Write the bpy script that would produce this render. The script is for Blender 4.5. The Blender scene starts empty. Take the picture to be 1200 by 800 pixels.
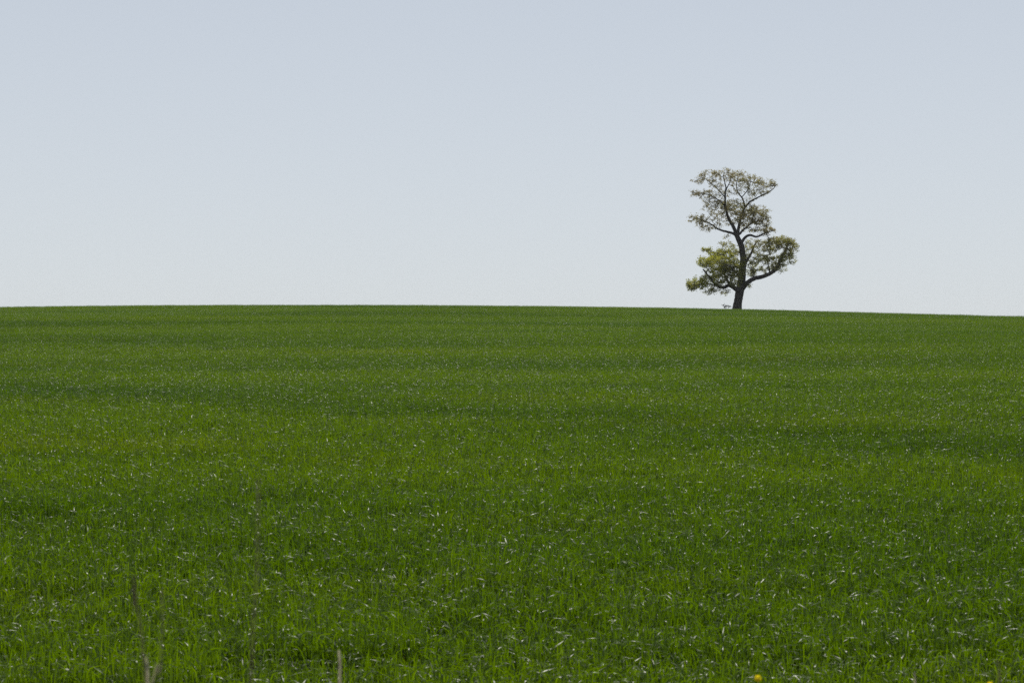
import bpy, math, random
import numpy as np
from mathutils import Vector

R = math.radians
rng = np.random.default_rng(7)
random.seed(7)
scene = bpy.context.scene
COL = scene.collection

# ------------------------------------------------------------------ camera
F = 2333.0          # focal length in pixels of the 1200 px wide photograph (70 mm)
CZ = 2.3            # height of the lens
cam_d = bpy.data.cameras.new('camera')
cam_d.sensor_width = 36.0
cam_d.lens = F * 36.0 / 1200.0
cam_d.clip_start = 0.1
cam_d.clip_end = 20000
cam_d.dof.use_dof = True
cam_d.dof.focus_distance = 55.0
cam_d.dof.aperture_fstop = 8.5
cam = bpy.data.objects.new('camera', cam_d)
cam.location = (0, 0, CZ)
cam.rotation_euler = (R(90), 0, 0)
COL.objects.link(cam)
scene.camera = cam

# ------------------------------------------------------------------ light
SUN_EL, SUN_AZ = 52.0, 4.0           # ahead of the camera, a little to the right
world = bpy.data.worlds.new('World')
scene.world = world
world.use_nodes = True
wn, wl = world.node_tree.nodes, world.node_tree.links
wn.clear()
sky = wn.new('ShaderNodeTexSky')
sky.sky_type = 'NISHITA'
sky.sun_disc = False
sky.sun_elevation = R(SUN_EL)
sky.sun_rotation = R(SUN_AZ)
sky.altitude = 100
sky.air_density = 0.5
sky.dust_density = 0.3
sky.ozone_density = 0.2
bg = wn.new('ShaderNodeBackground')
bg.inputs['Strength'].default_value = 0.1
wo = wn.new('ShaderNodeOutputWorld')
# thin even haze over the clear sky, optically thicker towards the horizon all the way round
wt = wn.new('ShaderNodeTexCoord')
wx_ = wn.new('ShaderNodeSeparateXYZ'); wl.new(wt.outputs['Generated'], wx_.inputs[0])
wc = wn.new('ShaderNodeMath'); wc.operation = 'MAXIMUM'; wc.inputs[1].default_value = 0.0; wl.new(wx_.outputs[2], wc.inputs[0])
wm = wn.new('ShaderNodeMath'); wm.operation = 'MULTIPLY'; wm.inputs[1].default_value = -1.45; wl.new(wc.outputs[0], wm.inputs[0])
we = wn.new('ShaderNodeMath'); we.operation = 'EXPONENT'; wl.new(wm.outputs[0], we.inputs[0])
wf = wn.new('ShaderNodeMath'); wf.operation = 'MULTIPLY'; wf.inputs[1].default_value = 0.95; wl.new(we.outputs[0], wf.inputs[0])
wmix = wn.new('ShaderNodeMix'); wmix.data_type = 'RGBA'
wl.new(wf.outputs[0], wmix.inputs[0]); wl.new(sky.outputs[0], wmix.inputs[6])
wmix.inputs[7].default_value = (6.5, 6.86, 7.08, 1.0)
wl.new(wmix.outputs[2], bg.inputs[0])
wl.new(bg.outputs[0], wo.inputs[0])

sun_d = bpy.data.lights.new('sun', 'SUN')
sun_d.energy = 3.6
sun_d.angle = R(0.53)
sun_d.color = (1.0, 0.95, 0.87)
sun = bpy.data.objects.new('sun', sun_d)
to_sun = Vector((math.sin(R(SUN_AZ)) * math.cos(R(SUN_EL)), math.cos(R(SUN_AZ)) * math.cos(R(SUN_EL)), math.sin(R(SUN_EL))))
sun.rotation_euler = to_sun.to_track_quat('Z', 'Y').to_euler()
sun.location = (0, 100, 80)
COL.objects.link(sun)

vs = scene.view_settings
vs.view_transform = 'Standard'
vs.look = 'None'
vs.exposure = 0.0
vs.gamma = 1.0
vs.use_curve_mapping = False
scene.cycles.max_bounces = 8
scene.cycles.diffuse_bounces = 3
scene.cycles.transmission_bounces = 5
scene.cycles.transparent_max_bounces = 4
scene.cycles.sample_clamp_indirect = 6.0
scene.cycles.use_denoising = False

# ------------------------------------------------------------------ helpers
def tag(o, label=None, cat=None, group=None, kind=None):
    if label: o['label'] = label
    if cat: o['category'] = cat
    if group: o['group'] = group
    if kind: o['kind'] = kind
    return o

def mesh_obj(name, verts, faces, mats, parent=None, smooth=False, mat_index=None):
    me = bpy.data.meshes.new(name)
    me.from_pydata(verts, [], faces)
    for m in (mats if isinstance(mats, (list, tuple)) else [mats]):
        me.materials.append(m)
    if mat_index is not None:
        me.polygons.foreach_set('material_index', mat_index)
    if smooth:
        me.polygons.foreach_set('use_smooth', [True] * len(me.polygons))
    me.update()
    o = bpy.data.objects.new(name, me)
    COL.objects.link(o)
    if parent: o.parent = parent
    return o

def empty(name, loc):
    o = bpy.data.objects.new(name, None)
    o.location = loc
    COL.objects.link(o)
    return o

def smoothstep(a, b, x):
    t = np.clip((x - a) / (b - a), 0, 1)
    return t * t * (3 - 2 * t)

class NT:
    """small node-tree helper"""
    def __init__(self, name):
        self.m = bpy.data.materials.new(name)
        self.m.use_nodes = True
        self.n, self.l = self.m.node_tree.nodes, self.m.node_tree.links
        self.n.clear()
        self.out = self.n.new('ShaderNodeOutputMaterial')
    def new(self, t, **kw):
        x = self.n.new(t)
        for k, v in kw.items(): setattr(x, k, v)
        return x
    def noise(self, vec, scale, detail=3.0, rough=0.5, sc3=None):
        if sc3:
            mp = self.new('ShaderNodeMapping')
            mp.inputs['Scale'].default_value = sc3
            self.l.new(vec, mp.inputs[0]); vec = mp.outputs[0]
        x = self.new('ShaderNodeTexNoise')
        x.inputs['Scale'].default_value = scale
        x.inputs['Detail'].default_value = detail
        x.inputs['Roughness'].default_value = rough
        self.l.new(vec, x.inputs['Vector'])
        return x.outputs['Fac']
    def ramp(self, fac, stops):
        x = self.new('ShaderNodeValToRGB')
        e = x.color_ramp.elements
        while len(e) < len(stops): e.new(0.5)
        for k, (p, c) in enumerate(stops):
            e[k].position = p
            e[k].color = (*c, 1.0) if len(c) == 3 else c
        self.l.new(fac, x.inputs[0])
        return x.outputs[0]
    def mix(self, fac, a, b, blend='MIX'):
        x = self.new('ShaderNodeMix', data_type='RGBA', blend_type=blend)
        for s, v in ((x.inputs[0], fac), (x.inputs[6], a), (x.inputs[7], b)):
            if isinstance(v, (int, float)): s.default_value = v
            elif isinstance(v, tuple): s.default_value = (*v, 1.0)
            else: self.l.new(v, s)
        return x.outputs[2]
    def attr(self, name):
        x = self.new('ShaderNodeAttribute', attribute_name=name)
        return x.outputs['Fac']
    def pos(self):
        return self.new('ShaderNodeNewGeometry').outputs['Position']

def leaf_material(name, stops, tint_noise, trans_mul, trans_fac, rough, spec=0.5, patch=None):
    """thin leaf: glossy cuticle over a surface that reflects and transmits light"""
    t = NT(name)
    col = t.ramp(t.attr('tone'), stops)
    p = t.pos()
    if patch: col = patch(t, col, p)
    if tint_noise:
        col = t.mix(t.ramp(t.noise(p, tint_noise[0], 2), [(0.3, (0, 0, 0)), (0.7, (1, 1, 1))]), col, t.mix(1.0, col, tint_noise[1], 'MULTIPLY'))
    pr = t.new('ShaderNodeBsdfPrincipled')
    t.l.new(col, pr.inputs['Base Color'])
    pr.inputs['Roughness'].default_value = rough
    pr.inputs['Specular IOR Level'].default_value = spec
    tr = t.new('ShaderNodeBsdfTranslucent')
    t.l.new(t.mix(1.0, col, trans_mul, 'MULTIPLY'), tr.inputs[0])
    mx = t.new('ShaderNodeMixShader')
    mx.inputs[0].default_value = trans_fac
    t.l.new(pr.outputs[0], mx.inputs[1]); t.l.new(tr.outputs[0], mx.inputs[2])
    t.l.new(mx.outputs[0], t.out.inputs[0])
    return t.m

# ------------------------------------------------------------------ terrain
CROP_H = 0.31
SLOPE = 0.0312
_y = np.arange(-400, 4001, 0.5)
_s = np.interp(_y, [-400, -60, 0, 4.6, 5.2, 8.2, 9.0, 128, 300, 420, 620, 4000],
                   [0, 0, 0, 0, -0.17, -0.17, SLOPE, SLOPE, -0.045, -0.045, 0, 0])
_z = np.concatenate([[0], np.cumsum((_s[1:] + _s[:-1]) * 0.25)])
_z += (CZ - 1.9 - CROP_H + SLOPE * 10.0) - np.interp(10.0, _y, _z)
YC = 168.0
def waves(x, y, seed, k0, k1, n=11):
    r = np.random.default_rng(seed); a = 0
    for _ in range(n):
        th, k, ph = r.uniform(0, 6.28), r.uniform(k0, k1), r.uniform(0, 6.28)
        a = a + np.sin(k * (x * math.cos(th) * 0.6 + y * math.sin(th)) + ph)
    return a / math.sqrt(n / 2)
def undul(x, y):
    return 0.085 * waves(x, y, 11, 0.09, 0.30) * smoothstep(16, 45, y) * (1 - smoothstep(140, 170, y))
_px = np.array([0, 120, 250, 350, 600, 740, 860, 1000, 1200], float)
_py = np.array([359.5, 358.0, 356.6, 356.4, 357.2, 359.0, 361.2, 364.6, 370.2]) + 2.4   # + the blades that stand above the mean crop height
_yy = np.arange(60, 300, 0.5)
_e0 = np.max((np.interp(_yy, _y, _z) + CROP_H - CZ) / _yy)
_G = ((400 - _py) / F - _e0) * YC
_GX = (_px - 600) / F * YC
_fit = np.polyfit(_GX, _G, 4)
def gz(x, y):
    x = np.asarray(x, float); y = np.asarray(y, float)
    xc = np.clip(x, -47, 47)
    g = np.polyval(_fit, xc) - 0.02 * np.clip(np.abs(x) - 47, 0, 60)
    return np.interp(y, _y, _z) + g * smoothstep(45, 150, y) + undul(x, y)

def axis(breaks):
    out = []
    for a, b, st in breaks: out.append(np.arange(a, b, st))
    out.append([breaks[-1][1]])
    return np.concatenate(out)
gx = axis([(-1500, -300, 300), (-300, -80, 20), (-80, 80, 2.0), (80, 300, 20), (300, 1500, 300)])
gy = axis([(-400, -20, 40), (-20, 0, 4), (0, 14, 0.5), (14, 240, 2.0), (240, 640, 20), (640, 2560, 240)])
XX, YY = np.meshgrid(gx, gy)
ZZ = gz(XX, YY)
nx, ny = len(gx), len(gy)
gv = np.stack([XX.ravel(), YY.ravel(), ZZ.ravel()], 1)
gf = [(j * nx + i, j * nx + i + 1, (j + 1) * nx + i + 1, (j + 1) * nx + i) for j in range(ny - 1) for i in range(nx - 1)]
t = NT('soil_and_turf')
p = t.pos()
soil = t.ramp(t.noise(p, 9.0, 5), [(0.3, (0.05, 0.036, 0.022)), (0.7, (0.11, 0.08, 0.05))])
turf = t.ramp(t.noise(p, 3.0, 6, 0.7), [(0.3, (0.03, 0.06, 0.012)), (0.7, (0.07, 0.11, 0.025))])
colr = t.mix(t.ramp(t.noise(p, 0.6, 5, 0.65), [(0.35, (0, 0, 0)), (0.55, (1, 1, 1))]), soil, turf)
pr = t.new('ShaderNodeBsdfPrincipled')
t.l.new(colr, pr.inputs['Base Color'])
pr.inputs['Roughness'].default_value = 0.9
bp = t.new('ShaderNodeBump'); bp.inputs['Distance'].default_value = 0.05
t.l.new(t.noise(p, 14.0, 5), bp.inputs['Height']); t.l.new(bp.outputs[0], pr.inputs['Normal'])
t.l.new(pr.outputs[0], t.out.inputs[0])
ground = mesh_obj('ground', gv, gf, t.m, smooth=True)
tag(ground, 'gently rising ground of the field up to its crest', 'ground', kind='structure')

# ------------------------------------------------------------------ young wheat
def wheat_patch(n_shoots, size, hscale, r, arch=0.42, seg=7, wid=0.0042):
    """blades of one square of crop: returns verts, faces, tone"""
    V, Fc, T = [], [], []
    base = 0
    sx = r.uniform(-size / 2, size / 2, n_shoots)
    sy = r.uniform(-size / 2, size / 2, n_shoots)
    for k in range(n_shoots):
        H = hscale * r.normal(1.0, 0.12)
        lean_a = r.uniform(0, 2 * math.pi); lean = r.uniform(0, 0.10)
        lx, ly = math.cos(lean_a) * lean, math.sin(lean_a) * lean
        shoot_tone = r.normal(0.5, 0.13)
        a0 = r.uniform(0, 2 * math.pi)
        for q in range(3):
            f = (0.18, 0.40, 0.62)[q] * r.uniform(0.85, 1.1)
            z0 = H * f
            phi = a0 + q * math.pi + r.normal(0, 0.5)
            L = H * r.uniform(0.40, 0.64)
            th0 = R(r.uniform(3, 14))
            kink = 0.0
            m = r.random()
            if m < arch * (0.7, 1.0, 1.35)[q]:      # folded over: a short bend, then a flat outer half
                bend = R(r.uniform(50, 108)); kink = r.uniform(0.35, 0.6)
            elif m < arch * 1.25:
                bend = R(r.uniform(60, 130)); pw = r.uniform(1.6, 3.0)
            else:
                bend = R(r.uniform(3, 30)); pw = 1.5
            w0 = wid * r.uniform(0.75, 1.25)
            tw0 = r.normal(0, 0.3); tw1 = r.normal(0, 0.7)
            x = sx[k] + lx * z0; y = sy[k] + ly * z0; z = z0
            cp, sp = math.cos(phi), math.sin(phi)
            tn = float(np.clip(shoot_tone + r.normal(0, 0.12), 0.02, 0.90))
            if q == 0 and r.random() < 0.0004: tn = 1.0        # a withered lowest leaf
            ds = L / seg
            for s in range(seg + 1):
                u = s / seg
                th = th0 + (bend / (1 + math.exp(-(u - kink) * 14)) if kink else bend * u ** pw)
                tx, ty, tz = math.sin(th) * cp, math.sin(th) * sp, math.cos(th)
                tw = tw0 + tw1 * u
                # lateral axis, and the blade's own normal, turned by the twist
                ax, ay, az = -sp, cp, 0.0
                bx, by, bz = ty * az - tz * ay, tz * ax - tx * az, tx * ay - ty * ax
                ct, st = math.cos(tw), math.sin(tw)
                dx, dy, dz = ax * ct + bx * st, ay * ct + by * st, az * ct + bz * st
                w = w0 * (0.75 + 0.5 * u) * (1 - u ** 3.5) + 0.0003
                V.append((x - dx * w, y - dy * w, z - dz * w)); V.append((x + dx * w, y + dy * w, z + dz * w))
                T += [tn, tn]
                x += tx * ds; y += ty * ds; z += tz * ds
            for s in range(seg):
                b = base + 2 * s
                Fc.append((b, b + 1, b + 3, b + 2))
            base += 2 * (seg + 1)
        # the stem that carries the leaves
        tn = float(np.clip(shoot_tone + 0.1, 0, 0.9))
        zt = H * 0.66
        for ang in (a0, a0 + 1.57):
            ex, ey = 0.0024 * math.cos(ang), 0.0024 * math.sin(ang)
            V += [(sx[k] - ex, sy[k] - ey, -0.02), (sx[k] + ex, sy[k] + ey, -0.02),
                  (sx[k] + lx * zt + ex * .7, sy[k] + ly * zt + ey * .7, zt), (sx[k] + lx * zt - ex * .7, sy[k] + ly * zt - ey * .7, zt)]
            Fc.append((base, base + 1, base + 2, base + 3)); T += [tn] * 4
            base += 4
    return np.array(V), Fc, np.array(T)

def instanced_stuff(name, patches, pts, rot, scl, variant, mat):
    """ONE object: its mesh holds the patch blades plus loose points; a node group lays the patches on the points"""
    V, Fc, T, P = [], [], [], []
    off = 0
    for i, (v, f, tn) in enumerate(patches):
        V.append(v); T.append(tn); P.append(np.full(len(v), i))
        Fc += [tuple(a + off for a in q) for q in f]
        off += len(v)
    V.append(pts); T.append(np.zeros(len(pts))); P.append(100 + variant)
    V = np.concatenate(V); T = np.concatenate(T); P = np.concatenate(P).astype(np.int32)
    me = bpy.data.meshes.new(name)
    me.from_pydata(V.tolist(), [], Fc)
    me.materials.append(mat)
    me.polygons.foreach_set('use_smooth', np.ones(len(me.polygons), bool))
    me.attributes.new('tone', 'FLOAT', 'POINT').data.foreach_set('value', T.astype(np.float32))
    me.attributes.new('pid', 'INT', 'POINT').data.foreach_set('value', P)
    z = np.zeros((off, 3))
    me.attributes.new('rot', 'FLOAT_VECTOR', 'POINT').data.foreach_set('vector', np.concatenate([z, rot]).astype(np.float32).ravel())
    me.attributes.new('scl', 'FLOAT_VECTOR', 'POINT').data.foreach_set('vector', np.concatenate([z, scl]).astype(np.float32).ravel())
    o = bpy.data.objects.new(name, me)
    COL.objects.link(o)
    g = bpy.data.node_groups.new(name + '_scatter', 'GeometryNodeTree')
    g.interface.new_socket('Geometry', in_out='INPUT', socket_type='NodeSocketGeometry')
    g.interface.new_socket('Geometry', in_out='OUTPUT', socket_type='NodeSocketGeometry')
    n, l = g.nodes, g.links
    gi, go = n.new('NodeGroupInput'), n.new('NodeGroupOutput')
    def named(a, ty):
        x = n.new('GeometryNodeInputNamedAttribute'); x.data_type = ty; x.inputs['Name'].default_value = a
        return x.outputs[0]
    pid, ro, sc = named('pid', 'INT'), named('rot', 'FLOAT_VECTOR'), named('scl', 'FLOAT_VECTOR')
    def pick(k):
        c = n.new('FunctionNodeCompare'); c.data_type = 'INT'; c.operation = 'EQUAL'
        l.new(pid, c.inputs[2]); c.inputs[3].default_value = k
        s = n.new('GeometryNodeSeparateGeometry'); s.domain = 'POINT'
        l.new(gi.outputs[0], s.inputs[0]); l.new(c.outputs[0], s.inputs[1])
        return s.outputs[0]
    j = n.new('GeometryNodeJoinGeometry')
    for i in range(len(patches)):
        ip = n.new('GeometryNodeInstanceOnPoints')
        l.new(pick(100 + i), ip.inputs['Points']); l.new(pick(i), ip.inputs['Instance'])
        l.new(ro, ip.inputs['Rotation']); l.new(sc, ip.inputs['Scale'])
        l.new(ip.outputs[0], j.inputs[0])
    l.new(j.outputs[0], go.inputs[0])
    md = o.modifiers.new('scatter', 'NODES'); md.node_group = g
    return o

def field_patches(t, col, p):
    # broad differences of the crop: yellower thin strips, darker lush strips
    a = t.noise(p, 1.0, 3, 0.55, (0.028, 0.11, 0.0))
    col = t.mix(t.ramp(a, [(0.46, (0, 0, 0)), (0.62, (1, 1, 1))]), col, t.mix(1.0, col, (0.66, 0.76, 1.3), 'MULTIPLY'))
    # two darker, bluer strips across the field with wavering edges
    wob = t.noise(p, 1.0, 3, 0.55, (0.16, 0.16, 0.0))
    for nrm, c, sig, amt in (((0.69, 0.72, 0.0), 19.4, 1.5, 0.72), ((-0.03, 1.0, 0.0), 46.0, 2.6, 0.6)):
        dt = t.new('ShaderNodeVectorMath', operation='DOT_PRODUCT')
        t.l.new(p, dt.inputs[0]); dt.inputs[1].default_value = nrm
        ma = t.new('ShaderNodeMath', operation='MULTIPLY_ADD')
        t.l.new(wob, ma.inputs[0]); ma.inputs[1].default_value = 5.0; t.l.new(dt.outputs['Value'], ma.inputs[2])
        di = t.new('ShaderNodeMath', operation='SUBTRACT'); t.l.new(ma.outputs[0], di.inputs[0]); di.inputs[1].default_value = c + 2.5
        ab = t.new('ShaderNodeMath', operation='ABSOLUTE'); t.l.new(di.outputs[0], ab.inputs[0])
        mr = t.new('ShaderNodeMapRange', interpolation_type='SMOOTHSTEP')
        t.l.new(ab.outputs[0], mr.inputs[0])
        mr.inputs[1].default_value = 0.0; mr.inputs[2].default_value = sig * 2; mr.inputs[3].default_value = amt; mr.inputs[4].default_value = 0.0
        col = t.mix(mr.outputs[0], col, t.mix(1.0, col, (0.60, 0.70, 1.6), 'MULTIPLY'))
    b = t.noise(p, 1.0, 4, 0.6, (0.09, 0.30, 0.0))
    col = t.mix(t.ramp(b, [(0.55, (0, 0, 0)), (0.72, (1, 1, 1))]), col, t.mix(1.0, col, (1.35, 1.12, 0.9), 'MULTIPLY'))
    return col
wheat_mat = leaf_material('wheat_leaf',
    [(0.0, (0.058, 0.104, 0.006)), (0.5, (0.084, 0.146, 0.002)), (0.92, (0.110, 0.176, 0.002)), (1.0, (0.30, 0.24, 0.11))],
    None, (1.75, 1.75, 0.08), 0.54, 0.38, 0.42, field_patches)

NV = 12
patches = [wheat_patch(1000, 1.0, 0.285, np.random.default_rng(20 + i), 0.56, 6, 0.0031) for i in range(NV)]
ix, iy = np.meshgrid(np.arange(-60, 61), np.arange(8, 216))
ix, iy = ix.ravel() + 0.0, iy.ravel() + 0.0
keep = np.abs(ix) < 4.0 + iy * 0.285
keep &= iy < 206
ix, iy = ix[keep], iy[keep]
pts = np.stack([ix, iy, gz(ix, iy)], 1)
N = len(pts)
quarter = rng.integers(0, 4, N) * (math.pi / 2)
rot = np.stack([np.zeros(N), np.zeros(N), quarter], 1)
hs = 1.0 + 0.07 * waves(ix, iy, 3, 0.15, 0.6) + rng.normal(0, 0.055, N)
scl = np.stack([rng.choice([-1.0, 1.0], N), np.ones(N), hs], 1)
wheat = instanced_stuff('wheat_crop', patches, pts, rot, scl, rng.integers(0, NV, N), wheat_mat)
tag(wheat, 'dense young green wheat covering the whole rising field', 'wheat', kind='stuff')

# short verge grass at the camera's feet, below the picture
verge_mat = leaf_material('verge_grass_leaf',
    [(0.0, (0.03, 0.065, 0.012)), (0.6, (0.07, 0.11, 0.02)), (1.0, (0.26, 0.22, 0.11))], None, (1.5, 1.4, 0.4), 0.4, 0.45)
vp = [wheat_patch(420, 1.0, 0.17, np.random.default_rng(50 + i), 0.5, 4) for i in range(2)]
vx, vy = np.meshgrid(np.arange(-6, 7), np.arange(-1, 8))
vx, vy = vx.ravel() + 0.0, vy.ravel() + 0.0
M = len(vx)
verge = instanced_stuff('verge_grass', vp, np.stack([vx, vy, gz(vx, vy)], 1),
                        np.stack([np.zeros(M), np.zeros(M), rng.integers(0, 4, M) * (math.pi / 2)], 1),
                        np.ones((M, 3)), rng.integers(0, 2, M), verge_mat)
tag(verge, 'short rough grass on the bank in front of the wheat', 'grass', kind='stuff')

# ------------------------------------------------------------------ the tree
D = 169.0
PX0, PY0, PS = 780.0, 180.0, 4.211      # tree sketch: a 4.211 times enlargement of the photograph from pixel (780, 180)
MPP = D / F / PS                         # metres per sketch unit
def tw(cx, cy, dy=0.0):
    return np.array([((PX0 + cx / PS) - 600) / F * D, D + dy, CZ + (400 - (PY0 + cy / PS)) / F * D])

def catmull(P, rad, step=0.12):
    P = np.array(P, float); rad = np.array(rad, float)
    Q = np.vstack([2 * P[0] - P[1], P, 2 * P[-1] - P[-2]])
    out, ro = [], []
    for i in range(len(P) - 1):
        p0, p1, p2, p3 = Q[i:i + 4]
        n = max(2, int(np.linalg.norm(p2 - p1) / step))
        for k in range(n):
            u = k / n
            out.append(0.5 * (2 * p1 + (p2 - p0) * u + (2 * p0 - 5 * p1 + 4 * p2 - p3) * u * u + (3 * p1 - p0 - 3 * p2 + p3) * u ** 3))
            ro.append(rad[i] * (1 - u) + rad[i + 1] * u)
    out.append(P[-1]); ro.append(rad[-1])
    return np.array(out), np.array(ro)

def tube(path, rad, sides, V, Fc, rough=0.0, r=rng, cap=True):
    path = np.asarray(path); n = len(path)
    tang = np.gradient(path, axis=0)
    tang /= np.linalg.norm(tang, axis=1)[:, None] + 1e-9
    up = np.array([0.3, 1.0, 0.1])
    b0 = len(V)
    ph = r.uniform(0, 6.28, 3)
    for i in range(n):
        a = np.cross(tang[i], up); a /= np.linalg.norm(a) + 1e-9
        b = np.cross(tang[i], a)
        for s in range(sides):
            an = 2 * math.pi * s / sides
            k = 1.0
            if rough:
                k += rough * (math.sin(3 * an + ph[0] + i * 0.17) * 0.5 + math.sin(5 * an + ph[1] - i * 0.31) * 0.35) + r.normal(0, rough * 0.25)
            V.append(path[i] + (a * math.cos(an) + b * math.sin(an)) * rad[i] * k)
    for i in range(n - 1):
        for s in range(sides):
            s2 = (s + 1) % sides
            Fc.append((b0 + i * sides + s, b0 + i * sides + s2, b0 + (i + 1) * sides + s2, b0 + (i + 1) * sides + s))
    if cap:
        V.append(path[-1] + tang[-1] * rad[-1] * 0.6)
        for s in range(sides):
            Fc.append((b0 + (n - 1) * sides + s, b0 + (n - 1) * sides + (s + 1) % sides, len(V) - 1))

# bark
t = NT('bark')
p = t.pos()
bk = t.ramp(t.noise(p, 5.0, 6, 0.7, (1.0, 1.0, 0.25)), [(0.3, (0.022, 0.019, 0.018)), (0.7, (0.062, 0.054, 0.049))])
pr = t.new('ShaderNodeBsdfPrincipled'); t.l.new(bk, pr.inputs['Base Color'])
pr.inputs['Roughness'].default_value = 0.85
bp = t.new('ShaderNodeBump'); bp.inputs['Distance'].default_value = 0.04
t.l.new(t.noise(p, 9.0, 4, 0.7, (1.0, 1.0, 0.2)), bp.inputs['Height']); t.l.new(bp.outputs[0], pr.inputs['Normal'])
t.l.new(pr.outputs[0], t.out.inputs[0])
bark = t.m

leaf_mat = leaf_material('young_oak_leaf',
    [(0.0, (0.20, 0.17, 0.12)), (0.35, (0.20, 0.18, 0.09)), (0.65, (0.21, 0.225, 0.05)), (1.0, (0.30, 0.31, 0.04))],
    None, (1.9, 1.85, 1.2), 0.6, 0.5)

# (sketch points with half widths in sketch units and depth offsets in metres)
trunk_pts = [(350, 800, 25, 0), (351, 772, 22.5, 0), (356, 735, 20, 0), (364, 690, 21, 0), (374, 640, 20, 0.05), (381, 590, 17.5, .1), (385, 540, 15.5, .1),
             (382, 495, 14.5, .1), (373, 450, 14, 0.05), (358, 418, 12.5, 0), (348, 398, 11, 0)]
limb_pts = [
    # upper left leader
    [(352, 408, 9.5, 0), (336, 366, 8.5, -.2), (308, 325, 7, -.5), (293, 275, 6, -.7), (290, 215, 4.5, -.9), (292, 165, 3.2, -1.0), (276, 118, 1.8, -1.1)],
    # upper right leader
    [(352, 405, 8.5, 0), (363, 350, 7, .3), (384, 292, 6, .6), (396, 262, 5, .7), (425, 233, 4, .6), (470, 209, 3.2, .4), (518, 184, 2.5, .2), (552, 150, 1.4, .1)],
    [(396, 266, 4.5, .7), (388, 222, 3.8, .9), (366, 192, 3, 1.1), (357, 150, 2.3, 1.2), (366, 108, 1.4, 1.3)],
    [(384, 212, 2.8, .95), (412, 176, 2.2, 1.2), (430, 130, 1.3, 1.4)],
    # lower left of the upper crown
    [(348, 404, 7.5, 0), (325, 392, 6.5, -.3), (298, 384, 5.5, -.7), (252, 376, 4.2, -1.2), (214, 352, 3.2, -1.5), (150, 328, 1.6, -1.9)],
    # right mid branches
    [(356, 404, 6.5, 0), (392, 372, 5, .4), (430, 342, 3.8, .9), (492, 312, 1.8, 1.4)],
    [(373, 442, 7.5, 0), (386, 416, 7, -.3), (406, 405, 6.2, -.5), (428, 409, 5.5, -.7), (448, 411, 4.6, -.8), (478, 398, 3.4, -.9), (530, 380, 1.8, -1.0)],
    [(392, 548, 8, 0.1), (412, 512, 6.5, .4), (436, 474, 5, .8), (452, 440, 3.2, 1.1), (480, 420, 1.6, 1.3)],
    # big right limb
    [(378, 668, 12.5, 0), (402, 638, 11.5, -.15), (432, 620, 10.5, -.3), (490, 606, 9.5, -.5), (532, 582, 9, -.6), (556, 544, 8.2, -.6), (572, 508, 8, -.6), (586, 484, 6.5, -.6), (604, 440, 2, -.6)],
    # big left limb
    [(362, 682, 13, 0), (336, 662, 11, -.2), (312, 650, 9.5, -.4), (288, 660, 8, -.6), (252, 654, 7, -.9), (218, 622, 5.5, -1.2), (176, 574, 3.2, -1.5)],
    [(316, 652, 6.5, -.4), (296, 610, 5, -.2), (276, 556, 4, .1), (262, 500, 2.2, .4)],
    [(378, 575, 6, 0.1), (340, 540, 5, .6), (300, 510, 4, 1.1), (240, 480, 2.4, 1.6), (208, 464, 1.3, 1.8)],
    [(252, 654, 4.0, -.9), (200, 645, 3, -1.2), (135, 650, 1.6, -1.5)],
    [(372, 610, 5, -.1), (340, 585, 4, -.8), (310, 560, 3, -1.5), (250, 540, 1.8, -2.0)],
    [(294, 278, 4, -.7), (262, 238, 3, -1.2), (200, 210, 2.2, -1.6), (125, 200, 1.2, -1.9)],
    [(290, 190, 3, -.95), (312, 150, 2.2, -.6), (330, 98, 1.2, -.4)],
    [(290, 222, 3, -.9), (248, 170, 2.2, -.3), (190, 118, 1.4, .2), (150, 132, 1.0, .4)],
    [(510, 596, 4.5, -.55), (505, 560, 3.2, -.2), (500, 500, 2, .2)],
]
base = tw(352, 758)
base[2] = float(gz(base[0], D))
tree = empty('oak_tree', base)
tag(tree, 'lone old tree with dark crooked trunk and thin spring leaves on the crest', 'tree')
nodes_p, nodes_r = [], []
def build_limb(pl, name, parent, sides, rough):
    P = [tw(a, b, d) for a, b, w, d in pl]
    rad = [w * MPP for a, b, w, d in pl]
    path, rr = catmull(P, rad)
    if name == 'trunk':
        zz = path[:, 2] - base[2]
        rr = rr * (1 + 0.35 * np.exp(-np.clip(zz, -1, 9) / 0.35))
    n = len(path)
    wob = np.cumsum(rng.normal(0, 0.012, (n, 3)), 0); wob -= np.linspace(0, 1, n)[:, None] * wob[-1]
    path = path + wob * (0.5 if name == 'trunk' else 1.0)
    V, Fc = [], []
    tube(path - base, rr, sides, V, Fc, rough)
    nodes_p.append(path); nodes_r.append(rr)
    o = mesh_obj(name, V, Fc, bark, parent, smooth=True)
    return o
trunk = build_limb(trunk_pts, 'trunk', tree, 18, 0.07)
for pl in limb_pts:
    build_limb(pl, 'limb', trunk, 9, 0.06)

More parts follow.
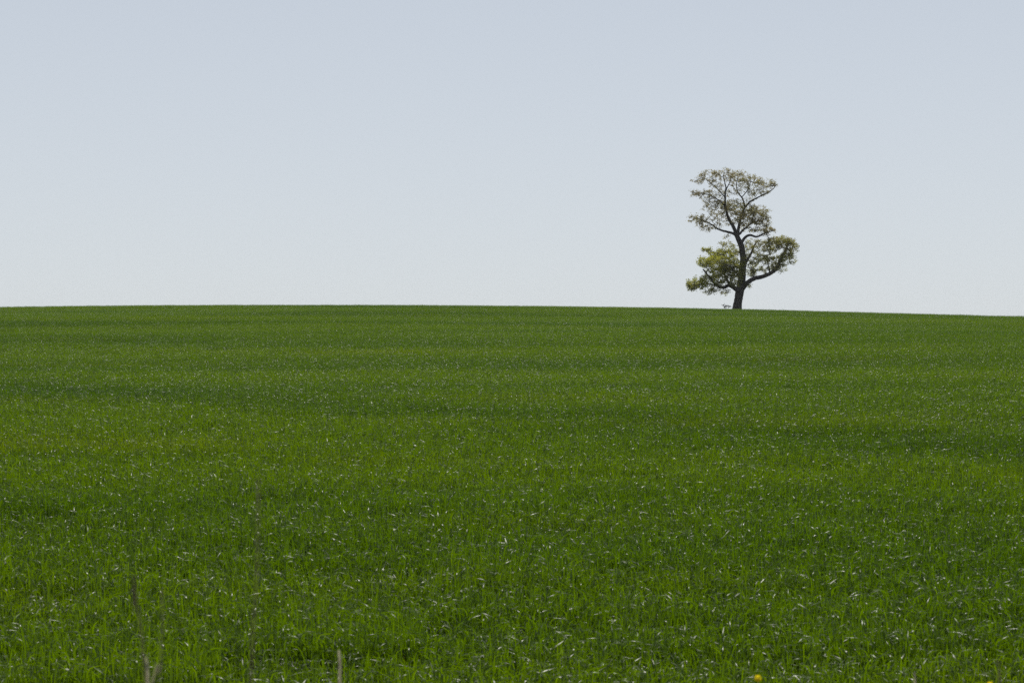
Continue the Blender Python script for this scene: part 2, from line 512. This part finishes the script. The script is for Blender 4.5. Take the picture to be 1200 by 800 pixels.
# crown: attraction points in clumps, joined to the nearest wood by twigs
# (cx, cy, rx, ry, points, tone, depth offset, name of tier)
clumps = [
    (160,125,30,20,22,.16,.3,0),(215,106,42,26,46,.18,-.2,0),(290,103,56,28,70,.22,-.8,0),(366,108,52,32,66,.28,.9,0),(432,124,52,28,66,.30,1.2,0),(502,144,46,22,46,.30,.3,0),
    (136,200,28,13,20,.12,-1.8,0),(196,206,42,24,40,.20,-1.4,0),(262,190,44,38,34,.22,-.8,0),(338,168,46,26,22,.24,.2,0),(440,172,44,24,38,.34,.8,0),(245,150,36,24,20,.2,0,0),(400,150,30,20,16,.3,1,0),(530,150,18,10,12,.3,.2,0),(300,215,95,30,30,.24,-.4,0),(480,186,42,20,20,.3,.6,0),(420,214,32,18,12,.3,.6,0),(228,236,52,20,26,.24,-1.2,0),
    (245,266,60,30,84,.26,-.9,1),(330,258,56,28,76,.42,.2,1),(402,274,50,28,72,.38,.7,1),(456,288,60,34,100,.30,.8,1),(492,318,28,38,56,.26,.9,1),(148,326,40,22,50,.26,-1.8,1),
    (210,345,60,34,44,.22,-1.3,1),(330,312,56,40,66,.26,0,1),(432,346,64,36,96,.26,.6,1),(502,376,38,14,30,.22,-.9,1),(196,376,24,12,10,.2,-1.4,1),(292,408,16,8,6,.3,-.4,1),(255,310,40,28,26,.26,-.6,1),(395,310,46,30,50,.3,.4,1),(470,392,40,16,20,.24,-.8,1),
    (458,440,56,22,42,.42,.9,2),(560,428,58,20,70,.50,-.3,2),(604,456,42,36,86,.50,-.6,2),(592,518,46,26,56,.56,-.6,2),(500,490,50,38,64,.56,.1,2),(562,560,36,22,28,.5,-.6,2),(440,540,30,32,26,.58,.3,2),
    (430,588,24,18,18,.55,.2,2),(525,450,40,26,44,.48,0,2),(540,530,34,28,32,.52,-.4,2),(400,650,16,9,9,.6,-.2,2),(385,500,22,30,14,.5,.3,2),(425,575,24,16,12,.6,.1,2),(470,535,50,34,36,.6,.3,2),(425,480,32,36,22,.55,.6,2),(505,572,42,16,22,.56,-.2,2),
    (213,464,24,9,18,.62,1.8,3),(272,490,56,22,70,.68,1.2,3),(338,476,40,36,44,.60,.8,3),(200,530,48,24,64,.84,-.2,3),(250,548,58,42,120,.84,-.4,3),(322,542,58,46,120,.74,-.2,3),
    (330,612,44,42,76,.62,-.5,3),(148,640,46,28,74,.74,-1.4,3),(228,622,58,32,86,.68,-1.0,3),(220,676,46,13,24,.5,-1.1,3),(270,592,50,34,76,.72,-.4,3),(352,580,32,46,44,.6,-.9,3),(300,440,30,12,10,.5,.9,3),(290,680,36,10,9,.5,-.5,3),(120,655,22,18,20,.66,-1.5,3),
]
bound = [sum(len(x) for x in nodes_p)]
NP = list(np.concatenate(nodes_p)); NR = list(np.concatenate(nodes_r))
NPAR = [-1] * len(NP)
n_skel = len(NP)
att, att_tone, att_tier = [], [], []
for cx, cy, rx, ry, n, tone, dy, tier in clumps:
    n = int(n * 1.15)
    v = rng.normal(0, 1, (n, 3)); v /= np.linalg.norm(v, axis=1)[:, None]
    v *= rng.uniform(0.05, 1.15, n)[:, None] ** (1 / 2.6)
    for q in v:
        att.append(tw(cx + q[0] * rx * 1.16, cy + 3 + q[2] * ry * 1.12, dy + q[1] * min(rx, 55) * MPP * 1.1))
        att_tone.append(float(np.clip(tone + rng.normal(0, 0.07), 0, 1))); att_tier.append(tier)
att = np.array(att)
S = np.array(NP)
d0 = np.array([np.min(((S - a) ** 2).sum(1)) for a in att])
arr = np.zeros((n_skel + len(att) * 3, 3)); arr[:n_skel] = S
cost = np.zeros(n_skel + len(att) * 3)      # distance along the twig from the limb
cnt = n_skel
par = {}
tips = []
for k in np.argsort(d0):
    a = att[k]
    dd = np.sqrt(((arr[:cnt] - a) ** 2).sum(1))
    # growing outward and upward reads better than hanging back
    m = int(np.argmin(dd + 0.22 * cost[:cnt] + 0.25 * np.clip(arr[:cnt, 2] - a[2], 0, 9)))
    p0 = arr[m]; L = dd[m]
    prev = m
    for u in ((1 / 3, 2 / 3, 1.0) if L > 0.25 else (1.0,)):
        q = p0 + (a - p0) * u
        if u < 1: q = q + rng.normal(0, 0.05 * L, 3) + np.array([0, 0, -0.06 * L * math.sin(math.pi * u)])
        arr[cnt] = q; par[cnt] = prev
        cost[cnt] = cost[prev] + np.linalg.norm(q - arr[prev])
        prev = cnt; cnt += 1
    tips.append((prev, k))
weight = np.zeros(cnt)
for t_, _ in tips: weight[t_] += 1
for i in range(cnt - 1, n_skel - 1, -1): weight[par[i]] += weight[i]
V, Fc = [], []
def seg_tube(p0, p1, r0, r1, sides=4):
    b0 = len(V)
    d = p1 - p0; L = np.linalg.norm(d)
    if L < 1e-5: return
    d = d / L
    a = np.cross(d, (0.3, 0.9, 0.2)); a /= np.linalg.norm(a) + 1e-9
    b = np.cross(d, a)
    for p_, r_ in ((p0, r0), (p1, r1)):
        for s in range(sides):
            an = 2 * math.pi * s / sides
            V.append(p_ + (a * math.cos(an) + b * math.sin(an)) * r_)
    for s in range(sides):
        s2 = (s + 1) % sides
        Fc.append((b0 + s, b0 + s2, b0 + sides + s2, b0 + sides + s))
tr_ = lambda w: 0.0062 * max(w, 1) ** 0.5
for i in range(n_skel, cnt):
    pr_ = par[i]
    r1 = tr_(weight[i]); r0 = r1 if pr_ < n_skel else min(tr_(weight[pr_]), r1 * 1.6)
    seg_tube(arr[pr_] - base, arr[i] - base, r0, r1)
crown = mesh_obj('crown', [tuple(x) for x in V], Fc, bark, tree, smooth=True)
crown['kind'] = 'stuff'

# leaves: small folded blades in tufts round each twig end
def leaf_mesh(name, centres, tones, per, spread, size, label):
    V, T = [], []
    n = len(centres) * per
    c = np.repeat(np.array(centres), per, 0) + rng.normal(0, 1, (n, 3)) * np.array([spread, spread, spread * 0.8])
    tn = np.clip(np.repeat(np.array(tones), per) + rng.normal(0, 0.10, n), 0, 1)
    d = rng.normal(0, 1, (n, 3)); d[:, 2] -= 0.25; d /= np.linalg.norm(d, axis=1)[:, None]
    h = rng.normal(0, 1, (n, 3)); h[:, 2] += 0.9
    s = np.cross(d, h); s /= np.linalg.norm(s, axis=1)[:, None] + 1e-9
    nn = np.cross(s, d)
    L = (size * rng.uniform(0.65, 1.3, n))[:, None]; w = L * rng.uniform(0.26, 0.38, n)[:, None]
    P = np.stack([c - d * L * .5, c + s * w + nn * w * .35, c + d * L * .5 - nn * L * .1, c - s * w + nn * w * .35], 1) - base
    P = P.reshape(-1, 3)
    idx = np.arange(n) * 4
    fc = np.concatenate([np.stack([idx, idx + 1, idx + 2], 1), np.stack([idx, idx + 2, idx + 3], 1)])
    o = mesh_obj(name, P.tolist(), fc.tolist(), leaf_mat, crown)
    o.data.attributes.new('tone', 'FLOAT', 'POINT').data.foreach_set('value', np.repeat(tn, 4).astype(np.float32))
    o['kind'] = 'stuff'; o['label'] = label
    return o
tier_labels = ['thin brownish olive leaves of the open top', 'olive leaves of the middle crown', 'green leaves on the right limb', 'bright yellow green leaves on the lower left']
for tier in range(4):
    cs, ts = [], []
    for tip, k in tips:
        if att_tier[k] != tier: continue
        cs.append(arr[tip]); ts.append(att_tone[k])
        if rng.random() < 0.6: cs.append((arr[tip] + arr[par[tip]]) / 2); ts.append(att_tone[k])
    leaf_mesh('leaves', cs, ts, (7, 8, 11, 11)[tier], (0.085, 0.09, 0.10, 0.105)[tier], (0.095, 0.10, 0.105, 0.11)[tier], tier_labels[tier])

# ------------------------------------------------------------------ weed at the foot of the tree
def simple_mat(name, a, b, scale, rough=0.7, trans=0.0):
    t = NT(name)
    c = t.ramp(t.noise(t.pos(), scale, 4), [(0.3, a), (0.7, b)])
    pr = t.new('ShaderNodeBsdfPrincipled'); t.l.new(c, pr.inputs['Base Color']); pr.inputs['Roughness'].default_value = rough
    o = pr.outputs[0]
    if trans:
        tb = t.new('ShaderNodeBsdfTranslucent'); t.l.new(c, tb.inputs[0])
        mx = t.new('ShaderNodeMixShader'); mx.inputs[0].default_value = trans
        t.l.new(o, mx.inputs[1]); t.l.new(tb.outputs[0], mx.inputs[2]); o = mx.outputs[0]
    t.l.new(o, t.out.inputs[0])
    return t.m
weed_mat = simple_mat('weed_leaf', (0.03, 0.035, 0.015), (0.06, 0.065, 0.025), 20, 0.6, 0.2)
wx = (850.5 - 600) / F * 167.5
wb = np.array([wx, 167.5, float(gz(wx, 167.5))])
weed = empty('weed', wb)
tag(weed, 'small dark weed sprouting from the crop left of the tree trunk', 'weed')
ztop = CZ + (400 - 357.3) / F * 167.5 - wb[2]
for k, (dx, zz) in enumerate([(-0.22, 1.0), (0.02, .86), (0.2, .98), (0.33, .84), (-.08, .8)]):
    V, Fc = [], []
    path, rr = catmull([(dx * .2, 0, 0), (dx * .5, .02 * k, ztop * zz * .55), (dx, .03 * k, ztop * zz)], [.008, .006, .003], 0.08)
    tube(path, rr, 4, V, Fc)
    st = mesh_obj('stem', V, Fc, weed_mat, weed, smooth=True)
    V, Fc = [], []
    for q in range(14):
        c = path[-1] + rng.normal(0, 1, 3) * np.array([.07, .06, .05]) - np.array([0, 0, .03])
        d = rng.normal(0, 1, 3); d /= np.linalg.norm(d); s = np.cross(d, (.2, .9, .3)); s /= np.linalg.norm(s)
        L, w = .06, .026
        b0 = len(V)
        V += [c - d * L, c + s * w, c + d * L, c - s * w]; Fc += [(b0, b0 + 1, b0 + 2), (b0, b0 + 2, b0 + 3)]
    lf = mesh_obj('leaves', V, Fc, weed_mat, st)
    lf['kind'] = 'stuff'

# ------------------------------------------------------------------ dry grass stems close to the lens
straw = simple_mat('dry_straw', (0.60, 0.55, 0.41), (0.76, 0.71, 0.57), 30, 0.6, 0.62)
grey_straw = simple_mat('weathered_straw', (0.28, 0.25, 0.15), (0.44, 0.39, 0.26), 30, 0.7, 0.6)
def ray(px, py, d):
    return np.array([(px - 600) / F * d, d, CZ + (400 - py) / F * d])
def dry_stem(top, low, d, r_mm, head, mat, label):
    a, b = ray(*top, d), ray(*low, d)
    lean = np.clip((a[0] - b[0]) / max(a[2] - b[2], 1e-3), -.35, .35)
    g = float(gz(b[0], d))
    root = np.array([b[0] - lean * 0.5 * (b[2] - g), d, g - 0.02])
    e = empty('dry_grass_stem', root)
    tag(e, label, 'dry grass', 'dry grass stems on the bank')
    V, Fc = [], []
    path, rr = catmull([np.zeros(3), (b - root) * .5 + np.array([0, .01, 0]), b - root, (a + b) / 2 - root + np.array([.002, 0, 0]), a - root],
                       [r_mm * 1.4e-3, r_mm * 1.2e-3, r_mm * 1e-3, r_mm * .9e-3, r_mm * .7e-3], 0.03)
    tube(path, rr, 7, V, Fc)
    # two nodes where old leaves sat
    st = mesh_obj('stem', V, Fc, mat, e, smooth=True)
    V, Fc = [], []
    for f in (.35, .62):
        i = int(len(path) * f)
        tube([path[i] - [0, 0, .006], path[i], path[i] + [0, 0, .006]], [rr[i] * .95, rr[i] * 1.6, rr[i] * .95], 7, V, Fc)
    nd = mesh_obj('node', V[:len(V) // 2], Fc[:len(Fc) // 2], mat, st, smooth=True)
    nd2 = mesh_obj('node', V[len(V) // 2:], [tuple(x - len(V) // 2 for x in f) for f in Fc[len(Fc) // 2:]], mat, st, smooth=True)
    if head:
        V, Fc = [], []
        for q in range(36):
            u = q / 35
            c = path[-1] + np.array([0, 0, -head * (1 - u) + .004]) + np.array([math.cos(q * 2.4), math.sin(q * 2.4), 0]) * .0014 * math.sin(math.pi * (0.12 + .83 * u))
            d_ = np.array([math.cos(q * 2.4) * .4, math.sin(q * 2.4) * .4, 1.0]); d_ /= np.linalg.norm(d_)
            s = np.cross(d_, (.3, .8, .1)); s /= np.linalg.norm(s); t2 = np.cross(d_, s)
            b0 = len(V); L, w = .006, .0011
            V += [c - d_ * L, c + s * w, c + t2 * w, c - s * w, c - t2 * w, c + d_ * L]
            Fc += [(b0, b0 + 1, b0 + 2), (b0, b0 + 2, b0 + 3), (b0, b0 + 3, b0 + 4), (b0, b0 + 4, b0 + 1),
                   (b0 + 5, b0 + 2, b0 + 1), (b0 + 5, b0 + 3, b0 + 2), (b0 + 5, b0 + 4, b0 + 3), (b0 + 5, b0 + 1, b0 + 4)]
        h = mesh_obj('seed_head', V, Fc, mat, e)
        h['kind'] = 'stuff'
    return e
dry_stem((157, 680), (170, 800), 2.7, 1.2, .042, grey_straw, 'blurred dry grass stem with a narrow seed head, leftmost at bottom edge')
dry_stem((190, 690), (187, 800), 2.6, 0.9, 0, grey_straw, 'faint thin dry stem just right of the leftmost stem')
dry_stem((171, 770), (173, 800), 3.4, 2.2, 0, straw, 'short pale broken stalk between two dry stems at bottom left')
dry_stem((189, 778), (178, 800), 3.2, 1.6, 0, straw, 'short dry stalk leaning right at the bottom left')
dry_stem((303, 560), (294, 800), 2.3, 1.1, 0, grey_straw, 'tallest and faintest dry stem left of the pale upright stalk')
dry_stem((397, 762), (398, 800), 4.3, 3.4, 0, straw, 'pale straw stalk standing upright alone at the bottom edge')
dry_stem((1168, 772), (1171, 800), 3.0, 1.4, 0, grey_straw, 'faint dry stem above the right yellow flower')
dry_stem((1071, 789), (1072, 800), 4.3, 2.2, 0, straw, 'pale stalk tip between the two yellow flowers')

# ------------------------------------------------------------------ buttercups
petal_mat = simple_mat('yellow_petal', (0.82, 0.66, 0.01), (0.88, 0.74, 0.02), 60, 0.35, 0.5)
centre_mat = simple_mat('flower_centre', (0.65, 0.48, 0.02), (0.72, 0.56, 0.03), 200, 0.7)
green_mat = simple_mat('flower_stem', (0.05, 0.09, 0.015), (0.08, 0.13, 0.02), 40, 0.5)
def nod(v, a=R(58)):
    return np.array([v[0], v[1] * math.cos(a) - v[2] * math.sin(a), v[1] * math.sin(a) + v[2] * math.cos(a)])
def buttercup(px, py, d, rad, label):
    c = ray(px, py, d)
    root = np.array([c[0] + .03, d, float(gz(c[0] + .03, d)) - .02])
    e = empty('buttercup', root)
    tag(e, label, 'flower', 'yellow flowers at the bottom edge')
    top = c - root
    V, Fc = [], []
    path, rr = catmull([np.zeros(3), top * .5 + np.array([.01, .0, 0]), top - np.array([0, 0, .008])], [.0022, .0017, .0012], .04)
    tube(path, rr, 6, V, Fc)
    mesh_obj('stem', V, Fc, green_mat, e, smooth=True)
    for k in range(5):
        an = 2 * math.pi * k / 5 + .3
        V, Fc = [], []
        for i in range(6):
            u = i / 5
            rr_ = rad * (.12 + .9 * u); zz = rad * (-.35 + .75 * u ** 1.4)
            w = rad * (.16 + .62 * math.sin(min(1, u * 1.15) * math.pi * .62)) * (1 if i < 5 else .72)
            for j in range(5):
                v = (j - 2) / 2
                ll = v * w
                lift = rad * .16 * v * v
                V.append(top + nod(np.array([math.cos(an) * rr_ - math.sin(an) * ll, math.sin(an) * rr_ + math.cos(an) * ll, zz + lift + .0006 * (k % 2)])))
        for i in range(5):
            for j in range(4):
                Fc.append((i * 5 + j, i * 5 + j + 1, (i + 1) * 5 + j + 1, (i + 1) * 5 + j))
        mesh_obj('petal', V, Fc, petal_mat, e, smooth=True)
    V, Fc = [], []
    tube([top + nod(np.array([0, 0, z * rad])) for z in (-.4, -.2, .05, .2)], [rad * .1, rad * .3, rad * .28, rad * .1], 9, V, Fc)
    mesh_obj('flower_centre', V, Fc, centre_mat, e, smooth=True)
buttercup(888, 795, 6.3, 0.0108, 'yellow flower at the bottom edge right of centre, fully in view')
buttercup(1160, 802.5, 6.6, 0.0108, 'yellow flower cut by the bottom edge near the right corner')

# ------------------------------------------------------------------ the air between the lens and the crest
zlo, zhi = float(ZZ.min()) - 1.0, CZ + (400 - 190) / F * D + 1.0
hv = [(x, y, z) for z in (zlo, zhi) for x, y in ((-1502, -402), (1502, -402), (1502, 2562), (-1502, 2562))]
hm = bpy.data.materials.new('hazy_air')
hm.use_nodes = True
hn = hm.node_tree.nodes
hn.clear()
pv = hn.new('ShaderNodeVolumePrincipled')
pv.inputs['Color'].default_value = (0.93, 0.96, 1.0, 1.0)
pv.inputs['Density'].default_value = 0.00011
pv.inputs['Anisotropy'].default_value = 0.3
ho = hn.new('ShaderNodeOutputMaterial')
hm.node_tree.links.new(pv.outputs[0], ho.inputs['Volume'])
haze = mesh_obj('haze', hv, [(0, 3, 2, 1), (4, 5, 6, 7), (0, 1, 5, 4), (1, 2, 6, 5), (2, 3, 7, 6), (3, 0, 4, 7)], hm)
tag(haze, 'thin pale haze over the whole field', 'haze', kind='stuff')
